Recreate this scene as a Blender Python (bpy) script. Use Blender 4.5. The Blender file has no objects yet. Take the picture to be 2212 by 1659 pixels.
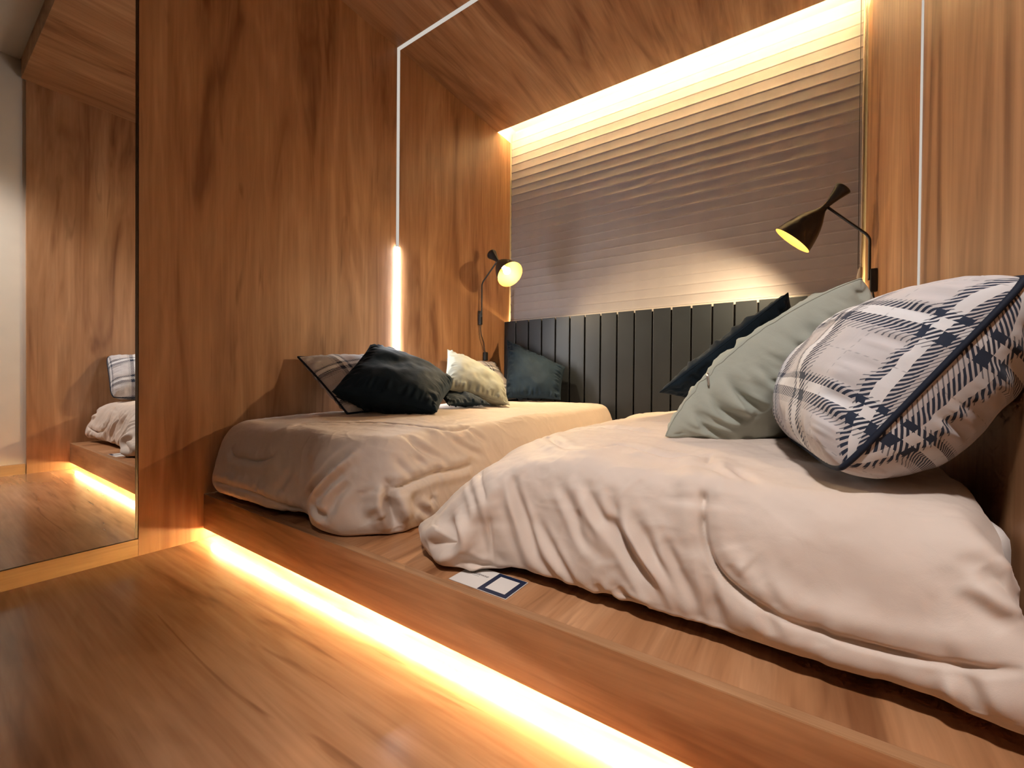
import bpy, bmesh, math, random
import numpy as np
from mathutils import Vector, Matrix

SC = bpy.context.scene
COL = SC.collection

# ================================================================= camera (solved from the photograph's vanishing lines)
cam_data = bpy.data.cameras.new('camera')
cam = bpy.data.objects.new('camera', cam_data)
COL.objects.link(cam)
cam_data.sensor_width = 36.0
cam_data.lens = 905.13 / 2212.0 * 36.0
cam_data.clip_start = 0.01
_r = Vector((0.82835, 0.56015, 0.00837)); _u = Vector((-0.01146, 0.00202, 0.99993)); _f = Vector((-0.56009, 0.82839, -0.00809))
cam.matrix_world = Matrix(((_r.x, _u.x, -_f.x, 1.8125), (_r.y, _u.y, -_f.y, -0.6449), (_r.z, _u.z, -_f.z, 0.5966), (0, 0, 0, 1)))
SC.camera = cam

# ================================================================= light levels and exposure
world = bpy.data.worlds.new('world'); SC.world = world
world.use_nodes = True
world.node_tree.nodes['Background'].inputs[0].default_value = (0.9, 0.8, 0.7, 1)
world.node_tree.nodes['Background'].inputs[1].default_value = 0.0      # closed room: its own lamps light it
L_TOE = 78.0        # warm tape under the platform
L_COVE = 270.0       # warm tape in the ceiling cove
L_SLOT = 70.0        # warm tape behind the blind
L_LINE = 95.0       # lit lower stretch of the wall light line
L_LINE_DIM = 0.42   # the rest of the light line
L_BULB = 34.0
P_SCONCE = 42.0     # watts thrown out of each sconce
#     # sconce bulbs
P_FILL = 245.0      # added narrow-beam fill spot aimed at the nearer bed, watts
P_FILL_BACK = 9.0      # added ambient fill spot farther back
SC.view_settings.view_transform = 'Standard'
SC.view_settings.look = 'None'
SC.view_settings.exposure = 0.52
SC.view_settings.gamma = 1.0
SC.view_settings.use_curve_mapping = False
SC.cycles.use_denoising = True
SC.cycles.use_adaptive_sampling = True
SC.cycles.adaptive_threshold = 0.03
SC.cycles.adaptive_min_samples = 12
SC.cycles.use_light_tree = False
SC.cycles.max_bounces = 5
SC.cycles.diffuse_bounces = 3
SC.cycles.glossy_bounces = 3
SC.cycles.sample_clamp_indirect = 30.0
SC.cycles.caustics_reflective = False
SC.cycles.caustics_refractive = False

# dimensions of the niche (metres)
W = 2.0855; H = 2.40; YF = -0.185; YC = 1.8215; YB = 1.9265; YBL = 1.992; YW = 2.06; HC = 2.52
ZR = 0.0406; RISER_T = 0.021; YS = 0.9045; ZH = 1.036
# ---------------------------------------------------------------- numeric geometry helpers
def smoothstep(a, b, x):
    t = np.clip((x - a) / (b - a), 0, 1)
    return t * t * (3 - 2 * t)

def catmull(pts, n):
    """n points on a Catmull-Rom curve through pts (k,d)"""
    P = np.asarray(pts, float)
    k = len(P)
    Q = np.vstack([2 * P[0] - P[1], P, 2 * P[-1] - P[-2]])
    t = np.linspace(0, k - 1, n)
    i = np.minimum(t.astype(int), k - 2)
    f = (t - i)[:, None]
    a, b, c, d = Q[i], Q[i + 1], Q[i + 2], Q[i + 3]
    return 0.5 * (2 * b + (c - a) * f + (2 * a - 5 * b + 4 * c - d) * f**2 + (3 * b - a - 3 * c + d) * f**3)

def curve_at(xs, ys, x):
    """smooth monotone-ish interpolation of ys (k,d) at knots xs"""
    xs = np.asarray(xs, float)
    ys = np.asarray(ys, float)
    x = np.clip(x, xs[0], xs[-1])
    i = np.clip(np.searchsorted(xs, x, side='right') - 1, 0, len(xs) - 2)
    h = (xs[i + 1] - xs[i])
    f = ((x - xs[i]) / h)[:, None]
    m = np.zeros_like(ys)
    m[1:-1] = (ys[2:] - ys[:-2]) / (xs[2:] - xs[:-2])[:, None]
    m[0] = (ys[1] - ys[0]) / (xs[1] - xs[0])
    m[-1] = (ys[-1] - ys[-2]) / (xs[-1] - xs[-2])
    hh = h[:, None]
    return ((2 * f**3 - 3 * f**2 + 1) * ys[i] + (f**3 - 2 * f**2 + f) * hh * m[i]
            + (-2 * f**3 + 3 * f**2) * ys[i + 1] + (f**3 - f**2) * hh * m[i + 1])

_rng = np.random.RandomState(7)
_G = _rng.rand(64, 64) * 2 - 1
def vnoise(x, y):
    """smooth periodic value noise in -1..1"""
    xi = np.floor(x).astype(int); yi = np.floor(y).astype(int)
    fx = x - xi; fy = y - yi
    fx = fx * fx * fx * (fx * (fx * 6 - 15) + 10); fy = fy * fy * fy * (fy * (fy * 6 - 15) + 10)
    g = lambda a, b: _G[a % 64, b % 64]
    return ((g(xi, yi) * (1 - fx) + g(xi + 1, yi) * fx) * (1 - fy)
            + (g(xi, yi + 1) * (1 - fx) + g(xi + 1, yi + 1) * fx) * fy)

def grid_normals(P):
    du = np.gradient(P, axis=0); dv = np.gradient(P, axis=1)
    n = np.cross(du, dv)
    return n / (np.linalg.norm(n, axis=2, keepdims=True) + 1e-12)

def dist_polyline(P, line, chunk=None):
    """distance from points P (n,3) to polyline (k,3), with the 0..1 position along it"""
    L = np.asarray(line, float)
    seg = np.linalg.norm(np.diff(L, axis=0), axis=1)
    cum = np.concatenate([[0], np.cumsum(seg)])
    best = np.full(len(P), 1e9); pos = np.zeros(len(P))
    for i in range(len(L) - 1):
        d = L[i + 1] - L[i]
        t = np.clip(((P - L[i]) @ d) / (d @ d + 1e-12), 0, 1)
        e = np.linalg.norm(P - (L[i] + t[:, None] * d), axis=1)
        m = e < best
        best[m] = e[m]; pos[m] = (cum[i] + t[m] * seg[i]) / cum[-1]
    return best, pos

def comforter_grid(spec, nu=300, nv=380):
    """a quilt draped over a mattress: square (u,v) -> flat top, rounded shoulder, hanging skirt, curled hem"""
    r0 = 0.56
    warp = lambda a: a
    u = warp(np.linspace(-1, 1, nu))[:, None] * np.ones((1, nv))
    v = np.ones((nu, 1)) * warp(np.linspace(-1, 1, nv))[None, :]
    r = np.maximum(np.abs(u), np.abs(v)); r = np.maximum(r, 1e-6)
    du, dv = u / r, v / r
    # perimeter coordinate 0..4: front (left->right), right (front->back), back (right->left), left (back->front)
    k = np.zeros_like(r)
    fr = (dv <= -0.999999); rt = (du >= 0.999999) & ~fr; bk = (dv >= 0.999999) & ~fr & ~rt; lf = ~(fr | rt | bk)
    k[fr] = (du[fr] + 1) / 2; k[rt] = 1 + (dv[rt] + 1) / 2; k[bk] = 2 + (1 - du[bk]) / 2; k[lf] = 3 + (1 - dv[lf]) / 2
    x0, x1, y0, y1 = spec['top']
    cx, cy = (x0 + x1) / 2, (y0 + y1) / 2
    hx, hy = (x1 - x0) / 2, (y1 - y0) / 2
    rc = spec.get('corner', 0.10)
    # rounded rectangle ring
    px, py = du * hx, dv * hy
    ox = np.abs(px) - (hx - rc); oy = np.abs(py) - (hy - rc)
    m = (ox > 0) & (oy > 0)
    L = np.sqrt(np.maximum(ox, 0)**2 + np.maximum(oy, 0)**2) + 1e-9
    s = np.where(m, rc / L * np.maximum(ox, oy) / rc, 1.0)
    tx = np.where(m, np.sign(px) * (hx - rc + ox * s), px)
    ty = np.where(m, np.sign(py) * (hy - rc + oy * s), py)
    T = np.stack([cx + tx, cy + ty, np.zeros_like(tx)], -1)
    kb = np.array([b[0] for b in spec['hem']]); B = np.array([b[1:4] for b in spec['hem']], float)
    kb = np.append(kb, 4.0); B = np.vstack([B, B[:1]])
    Bq = curve_at(kb, B, k.ravel()).reshape(nu, nv, 3)
    rin = np.clip(r / r0, 0, 1)
    P = np.zeros((nu, nv, 3))
    ix = cx + (T[..., 0] - cx) * rin; iy = cy + (T[..., 1] - cy) * rin
    zt = spec['z'] + spec.get('slope', 0) * (iy - cy) / hy + spec.get('crown', .025) * (1 - rin**2.2)
    w = np.clip((r - r0) / (1 - r0), 0, 1)
    prof = np.array(spec.get('profile', [(0, 0, 1), (.12, .30, .985), (.25, .56, .91), (.40, .77, .74), (.55, .89, .52),
                     (.70, .98, .28), (.80, 1.0, .14), (.88, .97, .05), (.94, .90, .0), (1, .62, .0)]))
    g = curve_at(prof[:, 0], prof[:, 1:], w.ravel()).reshape(nu, nv, 2)
    for k0, wk, am in spec.get('slack', []):        # where the quilt falls in a straight slope instead of bulging
        dk = np.abs(k - k0); dk = np.minimum(dk, 4 - dk)
        f = am * np.exp(-(dk / wk)**2) * (1 - smoothstep(.6, .8, w))
        lin = np.clip(w / .8, 0, 1)
        g[..., 1] = g[..., 1] * (1 - f) + (1 - lin) * f
        g[..., 0] = g[..., 0] * (1 - f) + lin * f
    zb = Bq[..., 2]
    P[..., 0] = np.where(w > 0, T[..., 0] + (Bq[..., 0] - T[..., 0]) * g[..., 0], ix)
    P[..., 1] = np.where(w > 0, T[..., 1] + (Bq[..., 1] - T[..., 1]) * g[..., 0], iy)
    P[..., 2] = np.where(w > 0, zb + (zt - zb) * g[..., 1], zt)
    return P, w

def comforter_shape(spec, nu=300, nv=380):
    P, w = comforter_grid(spec, nu, nv)
    N = grid_normals(P)
    if N[nu // 2, nv // 2, 2] < 0: N = -N
    X, Y, Z = P[..., 0], P[..., 1], P[..., 2]
    sd = spec.get('seed', 0.0)
    a = spec.get('soft', 1.0)
    d = a * (0.0055 * vnoise(X * 5 + sd, Y * 4 + Z * 5) + 0.0030 * vnoise(X * 12 + sd, Y * 10 + Z * 9)
             + 0.0013 * vnoise(X * 31 + Z * 18 + sd, Y * 26 + Z * 12) + 0.0006 * vnoise(X * 70 + sd, Y * 60 + Z * 44))
    # crumpled satin: thin sharp crinkles
    rid = (1 - np.abs(vnoise(X * 13 + 3 * vnoise(Y * 5, X * 4 + sd), Y * 9 + Z * 8 + sd)))**5
    rid2 = (1 - np.abs(vnoise(X * 24 + 2 * vnoise(Y * 8 + sd, X * 7), Y * 21 + Z * 15)))**4
    patch = .5 + .5 * vnoise(X * 3.1 + sd * 2, Y * 2.7 + Z)
    d += a * patch * (.0030 * rid + .0014 * rid2)
    # gathers running down the skirt
    d += a * smoothstep(.15, .7, w) * 0.0035 * vnoise(X * 17 + Y * 9 + sd, Z * 3 + Y * 4)
    fade = 1 - smoothstep(.86, 1.0, w)
    F = P.reshape(-1, 3)
    D = (d * fade).reshape(-1)
    for s in spec['strokes']:
        kind, amp, wid, line = s
        c = catmull(line, max(8, 6 * len(line))) if len(line) > 2 else np.array(line, float)
        lo = c.min(0) - 4 * wid; hi = c.max(0) + 4 * wid
        m = np.all((F > lo) & (F < hi), axis=1)
        if not m.any(): continue
        e, pos = dist_polyline(F[m], c)
        if kind == 'seam':      # stitched groove with the wadding swelling on both sides
            g = -1.6 * amp * np.exp(-(e / (wid * .22))**2) + .8 * amp * np.exp(-((e - wid * 1.25) / (wid * .85))**2)
            g = g * np.minimum(1, np.minimum(pos, 1 - pos) * 12 + .15)
            ln_ = np.linalg.norm(np.diff(c, axis=0), axis=1).sum()
            g = g + amp * .22 * vnoise(pos * ln_ * 55, e * 9 + sd) * np.exp(-((e - wid * 1.3) / (wid * 1.4))**2)
        else:                   # fold: amp > 0 ridge, amp < 0 crease
            tp = np.sin(np.pi * np.clip(pos, 0.02, .98))**.6
            amp = amp * 1.2; wid = wid * .9
            g = amp * tp * np.exp(-(e / wid)**2)
            g = g - .45 * amp * tp * np.exp(-((e - wid * 1.7) / (wid * .9))**2)
        D[m] += g
    P = P + N * D.reshape(nu, nv)[..., None]
    P[..., 2] = np.maximum(P[..., 2], spec['floor'] + .002)
    if 'xmin' in spec: P[..., 0] = np.maximum(P[..., 0], spec['xmin'])
    if 'xmax' in spec: P[..., 0] = np.minimum(P[..., 0], spec['xmax'])
    P[..., 1] = np.minimum(P[..., 1], spec.get('ymax', 9))
    return P, w

ZP = 0.1675
LEFT_BED = dict(top=(.03, .80, .15, 1.84), z=.446, slope=.010, crown=.020, corner=.06, floor=ZP, seed=3.1, soft=.7, xmin=.006, ymax=1.915, strokes=[],
    hem=[(0, .012, .03, .195), (.12, .09, .005, .192), (.25, .26, .003, .192), (.45, .45, .015, .192), (.62, .60, .045, .192), (.72, .70, .012, .182),
         (.82, .79, .024, .172), (.91, .86, .075, .172), (1.0, .915, .15, .172), (1.08, .915, .24, .172), (1.3, .90, .6, .172), (1.6, .90, 1.1, .172), (1.95, .895, 1.85, .172),
         (2.0, .86, 1.905, .172), (2.5, .45, 1.91, .172), (3.0, .02, 1.905, .172), (3.5, .012, .9, .175)])
RIGHT_BED = dict(top=(1.245, 2.03, .19, 1.84), z=.438, slope=.004, crown=.040, corner=.24, slack=[(0, .22, .42), (3.7, .5, .18)], floor=ZP, seed=11.7, xmax=2.079, ymax=1.915, strokes=[],
    hem=[(0, 1.03, .10, .180), (.08, 1.10, .055, .178), (.16, 1.19, .045, .178), (.22, 1.25, .085, .188), (.30, 1.33, .103, .194), (.45, 1.50, .098, .196), (.60, 1.67, .094, .197),
         (.78, 1.84, .090, .199), (.90, 1.96, .088, .200), (1.0, 2.06, .085, .195), (1.5, 2.075, .95, .178), (2.0, 2.07, 1.905, .175), (2.5, 1.6, 1.91, .175), (2.95, 1.06, 1.9, .175),
         (3.2, 1.02, 1.5, .175), (3.6, 1.01, .8, .175), (3.9, .995, .28, .175)])
LEFT_BED['strokes'] = [
    ('seam',0.008,0.018,[[0.088,0.002,0.223],[0.224,-0.003,0.231],[0.377,0.005,0.227],[0.468,0.015,0.216],[0.542,0.041,0.202],[0.58,0.047,0.205]]),
    ('seam',0.006,0.018,[[0.166,0.025,0.348],[0.203,0.019,0.326],[0.285,0.02,0.326],[0.349,0.024,0.325],[0.424,0.032,0.344],[0.443,0.04,0.361]]),
    ('seam',0.006,0.02,[[0.413,0.112,0.436],[0.417,0.163,0.44],[0.564,0.266,0.444],[0.704,0.312,0.445],[0.834,0.357,0.436],[0.854,0.425,0.426],[0.844,0.528,0.43]]),
    ('seam',0.009,0.02,[[0.878,0.114,0.322],[0.889,0.122,0.308],[0.899,0.134,0.297],[0.907,0.189,0.306],[0.903,0.285,0.313],[0.899,0.379,0.307],[0.897,0.467,0.308]]),
    ('fold',-0.026,0.015,[[0.889,0.122,0.308],[0.894,0.115,0.272],[0.903,0.121,0.237],[0.909,0.135,0.187]]),
    ('fold',0.014,0.026,[[0.868,0.096,0.292],[0.871,0.09,0.261],[0.887,0.098,0.219]]),
    ('fold',0.014,0.024,[[0.91,0.151,0.28],[0.918,0.152,0.242],[0.922,0.16,0.203]]),
    ('fold',-0.012,0.016,[[0.775,0.086,0.405],[0.745,0.043,0.355],[0.713,0.023,0.311],[0.607,0.043,0.231]]),
    ('fold',0.01,0.016,[[0.789,0.064,0.363],[0.749,0.032,0.323],[0.705,0.015,0.272]]),
    ('fold',-0.012,0.014,[[0.797,0.068,0.363],[0.759,0.033,0.317],[0.724,0.015,0.276],[0.702,0.01,0.249]]),
    ('fold',-0.01,0.016,[[0.806,0.056,0.316],[0.785,0.032,0.282],[0.771,0.016,0.238],[0.761,0.013,0.225]]),
    ('fold',-0.01,0.012,[[0.705,0.009,0.244],[0.734,0.009,0.228],[0.763,0.013,0.221]]),
    ('fold',-0.003,0.012,[[0.834,0.061,0.26],[0.856,0.08,0.266],[0.88,0.1,0.272]]),
    ('fold',-0.0025,0.012,[[0.832,0.065,0.281],[0.848,0.079,0.286],[0.865,0.093,0.292]]),
    ('fold',-0.004,0.012,[[0.857,0.072,0.21],[0.871,0.083,0.228],[0.882,0.097,0.246]]),
    ('fold',-0.003,0.011,[[0.885,0.102,0.256],[0.89,0.106,0.246],[0.898,0.114,0.237]]),
    ('fold',-0.008,0.013,[[0.92,0.2,0.236],[0.92,0.219,0.219],[0.916,0.25,0.189]]),
    ('fold',-0.006,0.013,[[0.915,0.257,0.248],[0.917,0.266,0.23]]),
    ('fold',-0.006,0.014,[[0.854,0.217,0.423],[0.877,0.237,0.396],[0.893,0.278,0.362]]),
    ('fold',-0.006,0.012,[[0.88,0.148,0.372],[0.899,0.172,0.336],[0.905,0.192,0.312]]),
    ('fold',-0.005,0.012,[[0.89,0.215,0.371],[0.9,0.249,0.332]]),
    ('fold',-0.006,0.014,[[0.857,0.222,0.421],[0.888,0.279,0.372],[0.898,0.36,0.32]]),
    ('fold',-0.006,0.014,[[0.855,0.357,0.424],[0.885,0.442,0.369],[0.892,0.535,0.328]]),
    ('fold',-0.005,0.014,[[0.849,0.482,0.429],[0.88,0.574,0.369]]),
    ('fold',0.006,0.02,[[0.798,0.094,0.402],[0.79,0.069,0.371],[0.772,0.046,0.34]]),
    ('fold',-0.004,0.02,[[0.656,0.071,0.411],[0.639,0.049,0.368],[0.596,0.052,0.317]]),
    ('fold',-0.005,0.012,[[0.375,0.006,0.239],[0.394,0.01,0.247]]),
    ('fold',-0.004,0.014,[[0.49,0.02,0.244],[0.513,0.034,0.284],[0.534,0.047,0.322]]),
]
RIGHT_BED['strokes'] = [
    ('seam',0.009,0.022,[[1.668,0.296,0.446],[1.684,0.134,0.404],[1.689,0.111,0.348],[1.706,0.102,0.304],[1.739,0.095,0.273],[1.796,0.087,0.252],[1.86,0.087,0.245],[1.932,0.087,0.245],[1.992,0.079,0.257],[2.027,0.072,0.272]]),
    ('seam',0.006,0.02,[[1.16,0.5,0.417],[1.174,0.657,0.424],[1.401,0.515,0.459],[1.518,0.484,0.463]]),
    ('seam',0.006,0.02,[[1.16,0.5,0.417],[1.343,0.261,0.44],[1.435,0.224,0.446],[1.472,0.306,0.447],[1.579,0.265,0.44],[1.668,0.296,0.446]]),
    ('seam',0.005,0.02,[[1.167,0.176,0.371],[1.246,0.088,0.338],[1.26,0.091,0.272],[1.265,0.095,0.205]]),
    ('fold',-0.007,0.012,[[1.289,0.126,0.391],[1.339,0.11,0.302],[1.379,0.099,0.23],[1.422,0.107,0.195]]),
    ('fold',0.006,0.014,[[1.266,0.131,0.387],[1.316,0.107,0.296],[1.349,0.101,0.222],[1.365,0.109,0.195]]),
    ('fold',-0.006,0.011,[[1.369,0.112,0.304],[1.413,0.102,0.253],[1.452,0.098,0.21],[1.472,0.104,0.195]]),
    ('fold',-0.007,0.012,[[1.411,0.128,0.387],[1.45,0.111,0.333],[1.471,0.102,0.298],[1.508,0.094,0.263]]),
    ('fold',0.006,0.012,[[1.445,0.129,0.391],[1.483,0.111,0.338],[1.508,0.103,0.308],[1.535,0.1,0.267]]),
    ('fold',-0.009,0.012,[[1.477,0.124,0.385],[1.507,0.112,0.342],[1.532,0.11,0.321],[1.568,0.101,0.276],[1.603,0.094,0.231],[1.624,0.101,0.197]]),
    ('fold',-0.01,0.012,[[1.524,0.121,0.383],[1.542,0.111,0.325],[1.574,0.103,0.289],[1.613,0.095,0.25],[1.65,0.099,0.203]]),
    ('fold',0.008,0.012,[[1.549,0.112,0.343],[1.579,0.103,0.294],[1.618,0.096,0.259],[1.653,0.098,0.206]]),
    ('fold',-0.01,0.012,[[1.578,0.111,0.347],[1.607,0.102,0.299],[1.639,0.096,0.255],[1.672,0.101,0.199]]),
    ('fold',0.007,0.012,[[1.609,0.104,0.308],[1.634,0.099,0.276],[1.66,0.096,0.235],[1.679,0.101,0.199]]),
    ('fold',-0.009,0.011,[[1.632,0.105,0.313],[1.653,0.098,0.263],[1.686,0.101,0.2]]),
    ('fold',-0.006,0.01,[[1.507,0.094,0.216],[1.518,0.103,0.197],[1.538,0.104,0.198]]),
    ('fold',-0.007,0.01,[[1.544,0.098,0.22],[1.568,0.102,0.2],[1.605,0.101,0.197]]),
    ('fold',-0.006,0.013,[[1.657,0.102,0.285],[1.686,0.097,0.232],[1.696,0.101,0.2]]),
    ('fold',-0.005,0.013,[[1.701,0.1,0.286],[1.711,0.096,0.247],[1.725,0.1,0.199]]),
    ('fold',-0.005,0.01,[[1.144,0.16,0.347],[1.226,0.081,0.319],[1.248,0.087,0.224]]),
    ('fold',-0.022,0.02,[[1.143,0.079,0.275],[1.171,0.059,0.256],[1.176,0.048,0.239],[1.101,0.054,0.207]]),
    ('fold',0.012,0.022,[[1.195,0.078,0.293],[1.212,0.064,0.242],[1.226,0.075,0.193]]),
    ('fold',-0.008,0.01,[[1.21,0.062,0.21],[1.237,0.082,0.188],[1.266,0.098,0.186]]),
    ('fold',-0.012,0.016,[[2.006,0.113,0.37],[2.02,0.106,0.358],[2.037,0.105,0.332]]),
    ('fold',0.01,0.016,[[2.006,0.106,0.355],[2.022,0.099,0.338],[2.037,0.098,0.324]]),
    ('fold',-0.01,0.014,[[2.056,0.223,0.364],[2.035,0.126,0.363]]),
    ('fold',-0.01,0.013,[[1.976,0.083,0.249],[1.987,0.077,0.233],[1.996,0.079,0.206]]),
    ('fold',0.006,0.012,[[1.972,0.084,0.249],[1.98,0.079,0.226],[1.993,0.081,0.203]]),
    ('fold',-0.004,0.01,[[1.73,0.099,0.31],[1.739,0.096,0.286]]),
    ('fold',-0.004,0.01,[[1.781,0.093,0.297],[1.793,0.088,0.265]]),
    ('fold',-0.005,0.012,[[1.694,0.102,0.285],[1.707,0.095,0.228],[1.712,0.101,0.2]]),
    ('fold',-0.005,0.012,[[1.775,0.089,0.265],[1.789,0.09,0.222]]),
    ('fold',-0.004,0.014,[[1.836,0.086,0.257],[1.848,0.088,0.226]]),
    ('fold',-0.004,0.012,[[1.715,0.234,0.438],[1.762,0.162,0.425]]),
    ('fold',-0.003,0.01,[[1.687,0.203,0.434],[1.724,0.158,0.427]]),
]
# ---------------------------------------------------------------- object helpers
def link(o, parent=None):
    COL.objects.link(o)
    if parent is not None:
        o.parent = parent
        o.matrix_parent_inverse = Matrix.Translation(parent.location).inverted()
    return o

def tag(o, label=None, cat=None, group=None, kind=None):
    if label: o['label'] = label
    if cat: o['category'] = cat
    if group: o['group'] = group
    if kind: o['kind'] = kind
    return o

def thing(name, loc, label, cat, group=None):
    o = bpy.data.objects.new(name, None)
    o.empty_display_size = 0.05
    o.location = loc
    COL.objects.link(o)
    return tag(o, label, cat, group)

def from_bm(name, bm, mat, parent=None, smooth=False):
    me = bpy.data.meshes.new(name)
    bm.normal_update()
    bm.to_mesh(me); bm.free()
    if mat: me.materials.append(mat)
    if smooth:
        for p in me.polygons: p.use_smooth = True
    return link(bpy.data.objects.new(name, me), parent)

def from_np(name, V, F, mat, parent=None, smooth=True, uv=None):
    me = bpy.data.meshes.new(name)
    V = np.asarray(V, dtype=np.float32); F = np.asarray(F, dtype=np.int32)
    n, k = F.shape
    me.vertices.add(len(V)); me.vertices.foreach_set('co', V.ravel())
    me.loops.add(n * k); me.loops.foreach_set('vertex_index', F.ravel())
    me.polygons.add(n); me.polygons.foreach_set('loop_start', np.arange(n, dtype=np.int32) * k)
    me.update(calc_edges=True)
    if uv is not None:
        l = me.uv_layers.new(name='cloth')
        l.data.foreach_set('uv', np.asarray(uv, dtype=np.float32)[F.ravel()].ravel())
    me.polygons.foreach_set('use_smooth', np.full(n, smooth))
    me.materials.append(mat)
    me.validate()
    return link(bpy.data.objects.new(name, me), parent)

def bm_box(bm, x, y, z, bevel=0.0, seg=2):
    g = bmesh.ops.create_cube(bm, size=1.0)
    for v in g['verts']:
        v.co = Vector((x[0] + (v.co.x + .5) * (x[1] - x[0]), y[0] + (v.co.y + .5) * (y[1] - y[0]), z[0] + (v.co.z + .5) * (z[1] - z[0])))
    if bevel > 0:
        es = list({e for v in g['verts'] for e in v.link_edges})
        bmesh.ops.bevel(bm, geom=es, offset=bevel, segments=seg, profile=0.6, affect='EDGES')

def box(name, x, y, z, mat, parent=None, bevel=0.0, seg=2):
    bm = bmesh.new(); bm_box(bm, x, y, z, bevel, seg)
    return from_bm(name, bm, mat, parent)

def tube_np(path, rad, n=10, closed=False):
    P = np.asarray(path, float); k = len(P)
    rad = np.full(k, rad) if np.isscalar(rad) else np.asarray(rad, float)
    T = np.gradient(P, axis=0)
    if closed: T = np.roll(P, -1, 0) - np.roll(P, 1, 0)
    T /= np.linalg.norm(T, axis=1, keepdims=True) + 1e-12
    up = np.array([0, 0, 1.0]) if abs(T[0][2]) < .9 else np.array([1.0, 0, 0])
    a = np.cross(T[0], up); a /= np.linalg.norm(a)
    V = []
    for i in range(k):
        a = a - T[i] * (a @ T[i]); a /= np.linalg.norm(a) + 1e-12
        b = np.cross(T[i], a)
        for j in range(n):
            t = 2 * math.pi * j / n
            V.append(P[i] + rad[i] * (math.cos(t) * a + math.sin(t) * b))
    F = []
    m = k if closed else k - 1
    for i in range(m):
        i2 = (i + 1) % k
        for j in range(n):
            j2 = (j + 1) % n
            F.append((i * n + j, i * n + j2, i2 * n + j2, i2 * n + j))
    if not closed:
        V += [P[0], P[-1]]
        for j in range(n):
            F.append((len(V) - 2, (j + 1) % n, j, j)); F.append((len(V) - 1, (k - 1) * n + j, (k - 1) * n + (j + 1) % n, (k - 1) * n + (j + 1) % n))
    return np.array(V), F

def tube(name, path, rad, mat, parent=None, n=10, closed=False):
    V, F = tube_np(path, rad, n, closed)
    bm = bmesh.new()
    vs = [bm.verts.new(v) for v in V]
    for f in F:
        q = []
        for i in f:
            if vs[i] not in q: q.append(vs[i])
        try: bm.faces.new(q)
        except ValueError: pass
    return from_bm(name, bm, mat, parent, smooth=True)

def lathe(name, prof, origin, axis, mat, parent=None, n=40):
    """revolve (radius, distance along axis) about axis through origin"""
    ax = Vector(axis).normalized()
    a = ax.orthogonal().normalized(); b = ax.cross(a)
    bm = bmesh.new(); rings = []
    for (r, h) in prof:
        c = Vector(origin) + ax * h
        if r < 1e-6: rings.append([bm.verts.new(c)])
        else: rings.append([bm.verts.new(c + r * (math.cos(2 * math.pi * j / n) * a + math.sin(2 * math.pi * j / n) * b)) for j in range(n)])
    for p, q in zip(rings[:-1], rings[1:]):
        for j in range(n):
            j2 = (j + 1) % n
            if len(p) == 1 and len(q) == 1: continue
            if len(p) == 1: bm.faces.new((p[0], q[j], q[j2]))
            elif len(q) == 1: bm.faces.new((p[j], q[0], p[j2]))
            else: bm.faces.new((p[j], q[j], q[j2], p[j2]))
    bmesh.ops.recalc_face_normals(bm, faces=bm.faces)
    return from_bm(name, bm, mat, parent, smooth=True)

# ---------------------------------------------------------------- materials
def new_mat(name):
    m = bpy.data.materials.new(name); m.use_nodes = True
    nt = m.node_tree
    return m, nt, nt.nodes['Principled BSDF']

def plain(name, col, rough=0.5, metal=0.0, spec=0.5, noise=0.0, bump=0.0, bscale=200.0):
    m, nt, b = new_mat(name)
    b.inputs['Roughness'].default_value = rough
    b.inputs['Metallic'].default_value = metal
    b.inputs['Specular IOR Level'].default_value = spec
    tc = nt.nodes.new('ShaderNodeTexCoord')
    nz = nt.nodes.new('ShaderNodeTexNoise'); nz.inputs['Scale'].default_value = 9.0; nz.inputs['Detail'].default_value = 1
    nt.links.new(tc.outputs['Object'], nz.inputs['Vector'])
    rp = nt.nodes.new('ShaderNodeValToRGB')
    rp.color_ramp.elements[0].position = .3; rp.color_ramp.elements[1].position = .7
    rp.color_ramp.elements[0].color = (*[c * (1 - noise) for c in col], 1); rp.color_ramp.elements[1].color = (*[min(1, c * (1 + noise)) for c in col], 1)
    nt.links.new(nz.outputs['Fac'], rp.inputs['Fac']); nt.links.new(rp.outputs['Color'], b.inputs['Base Color'])
    if bump > 0:
        n2 = nt.nodes.new('ShaderNodeTexNoise'); n2.inputs['Scale'].default_value = bscale; n2.inputs['Detail'].default_value = 3
        bp = nt.nodes.new('ShaderNodeBump'); bp.inputs['Strength'].default_value = bump; bp.inputs['Distance'].default_value = .002
        nt.links.new(tc.outputs['Object'], n2.inputs['Vector']); nt.links.new(n2.outputs['Fac'], bp.inputs['Height']); nt.links.new(bp.outputs['Normal'], b.inputs['Normal'])
    return m

def emit(name, col, strength):
    m = bpy.data.materials.new(name); m.use_nodes = True
    nt = m.node_tree
    for n in list(nt.nodes):
        if n.type != 'OUTPUT_MATERIAL': nt.nodes.remove(n)
    e = nt.nodes.new('ShaderNodeEmission')
    e.inputs['Color'].default_value = (*col, 1); e.inputs['Strength'].default_value = strength
    nt.links.new(e.outputs[0], nt.nodes['Material Output'].inputs['Surface'])
    return m

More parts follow.
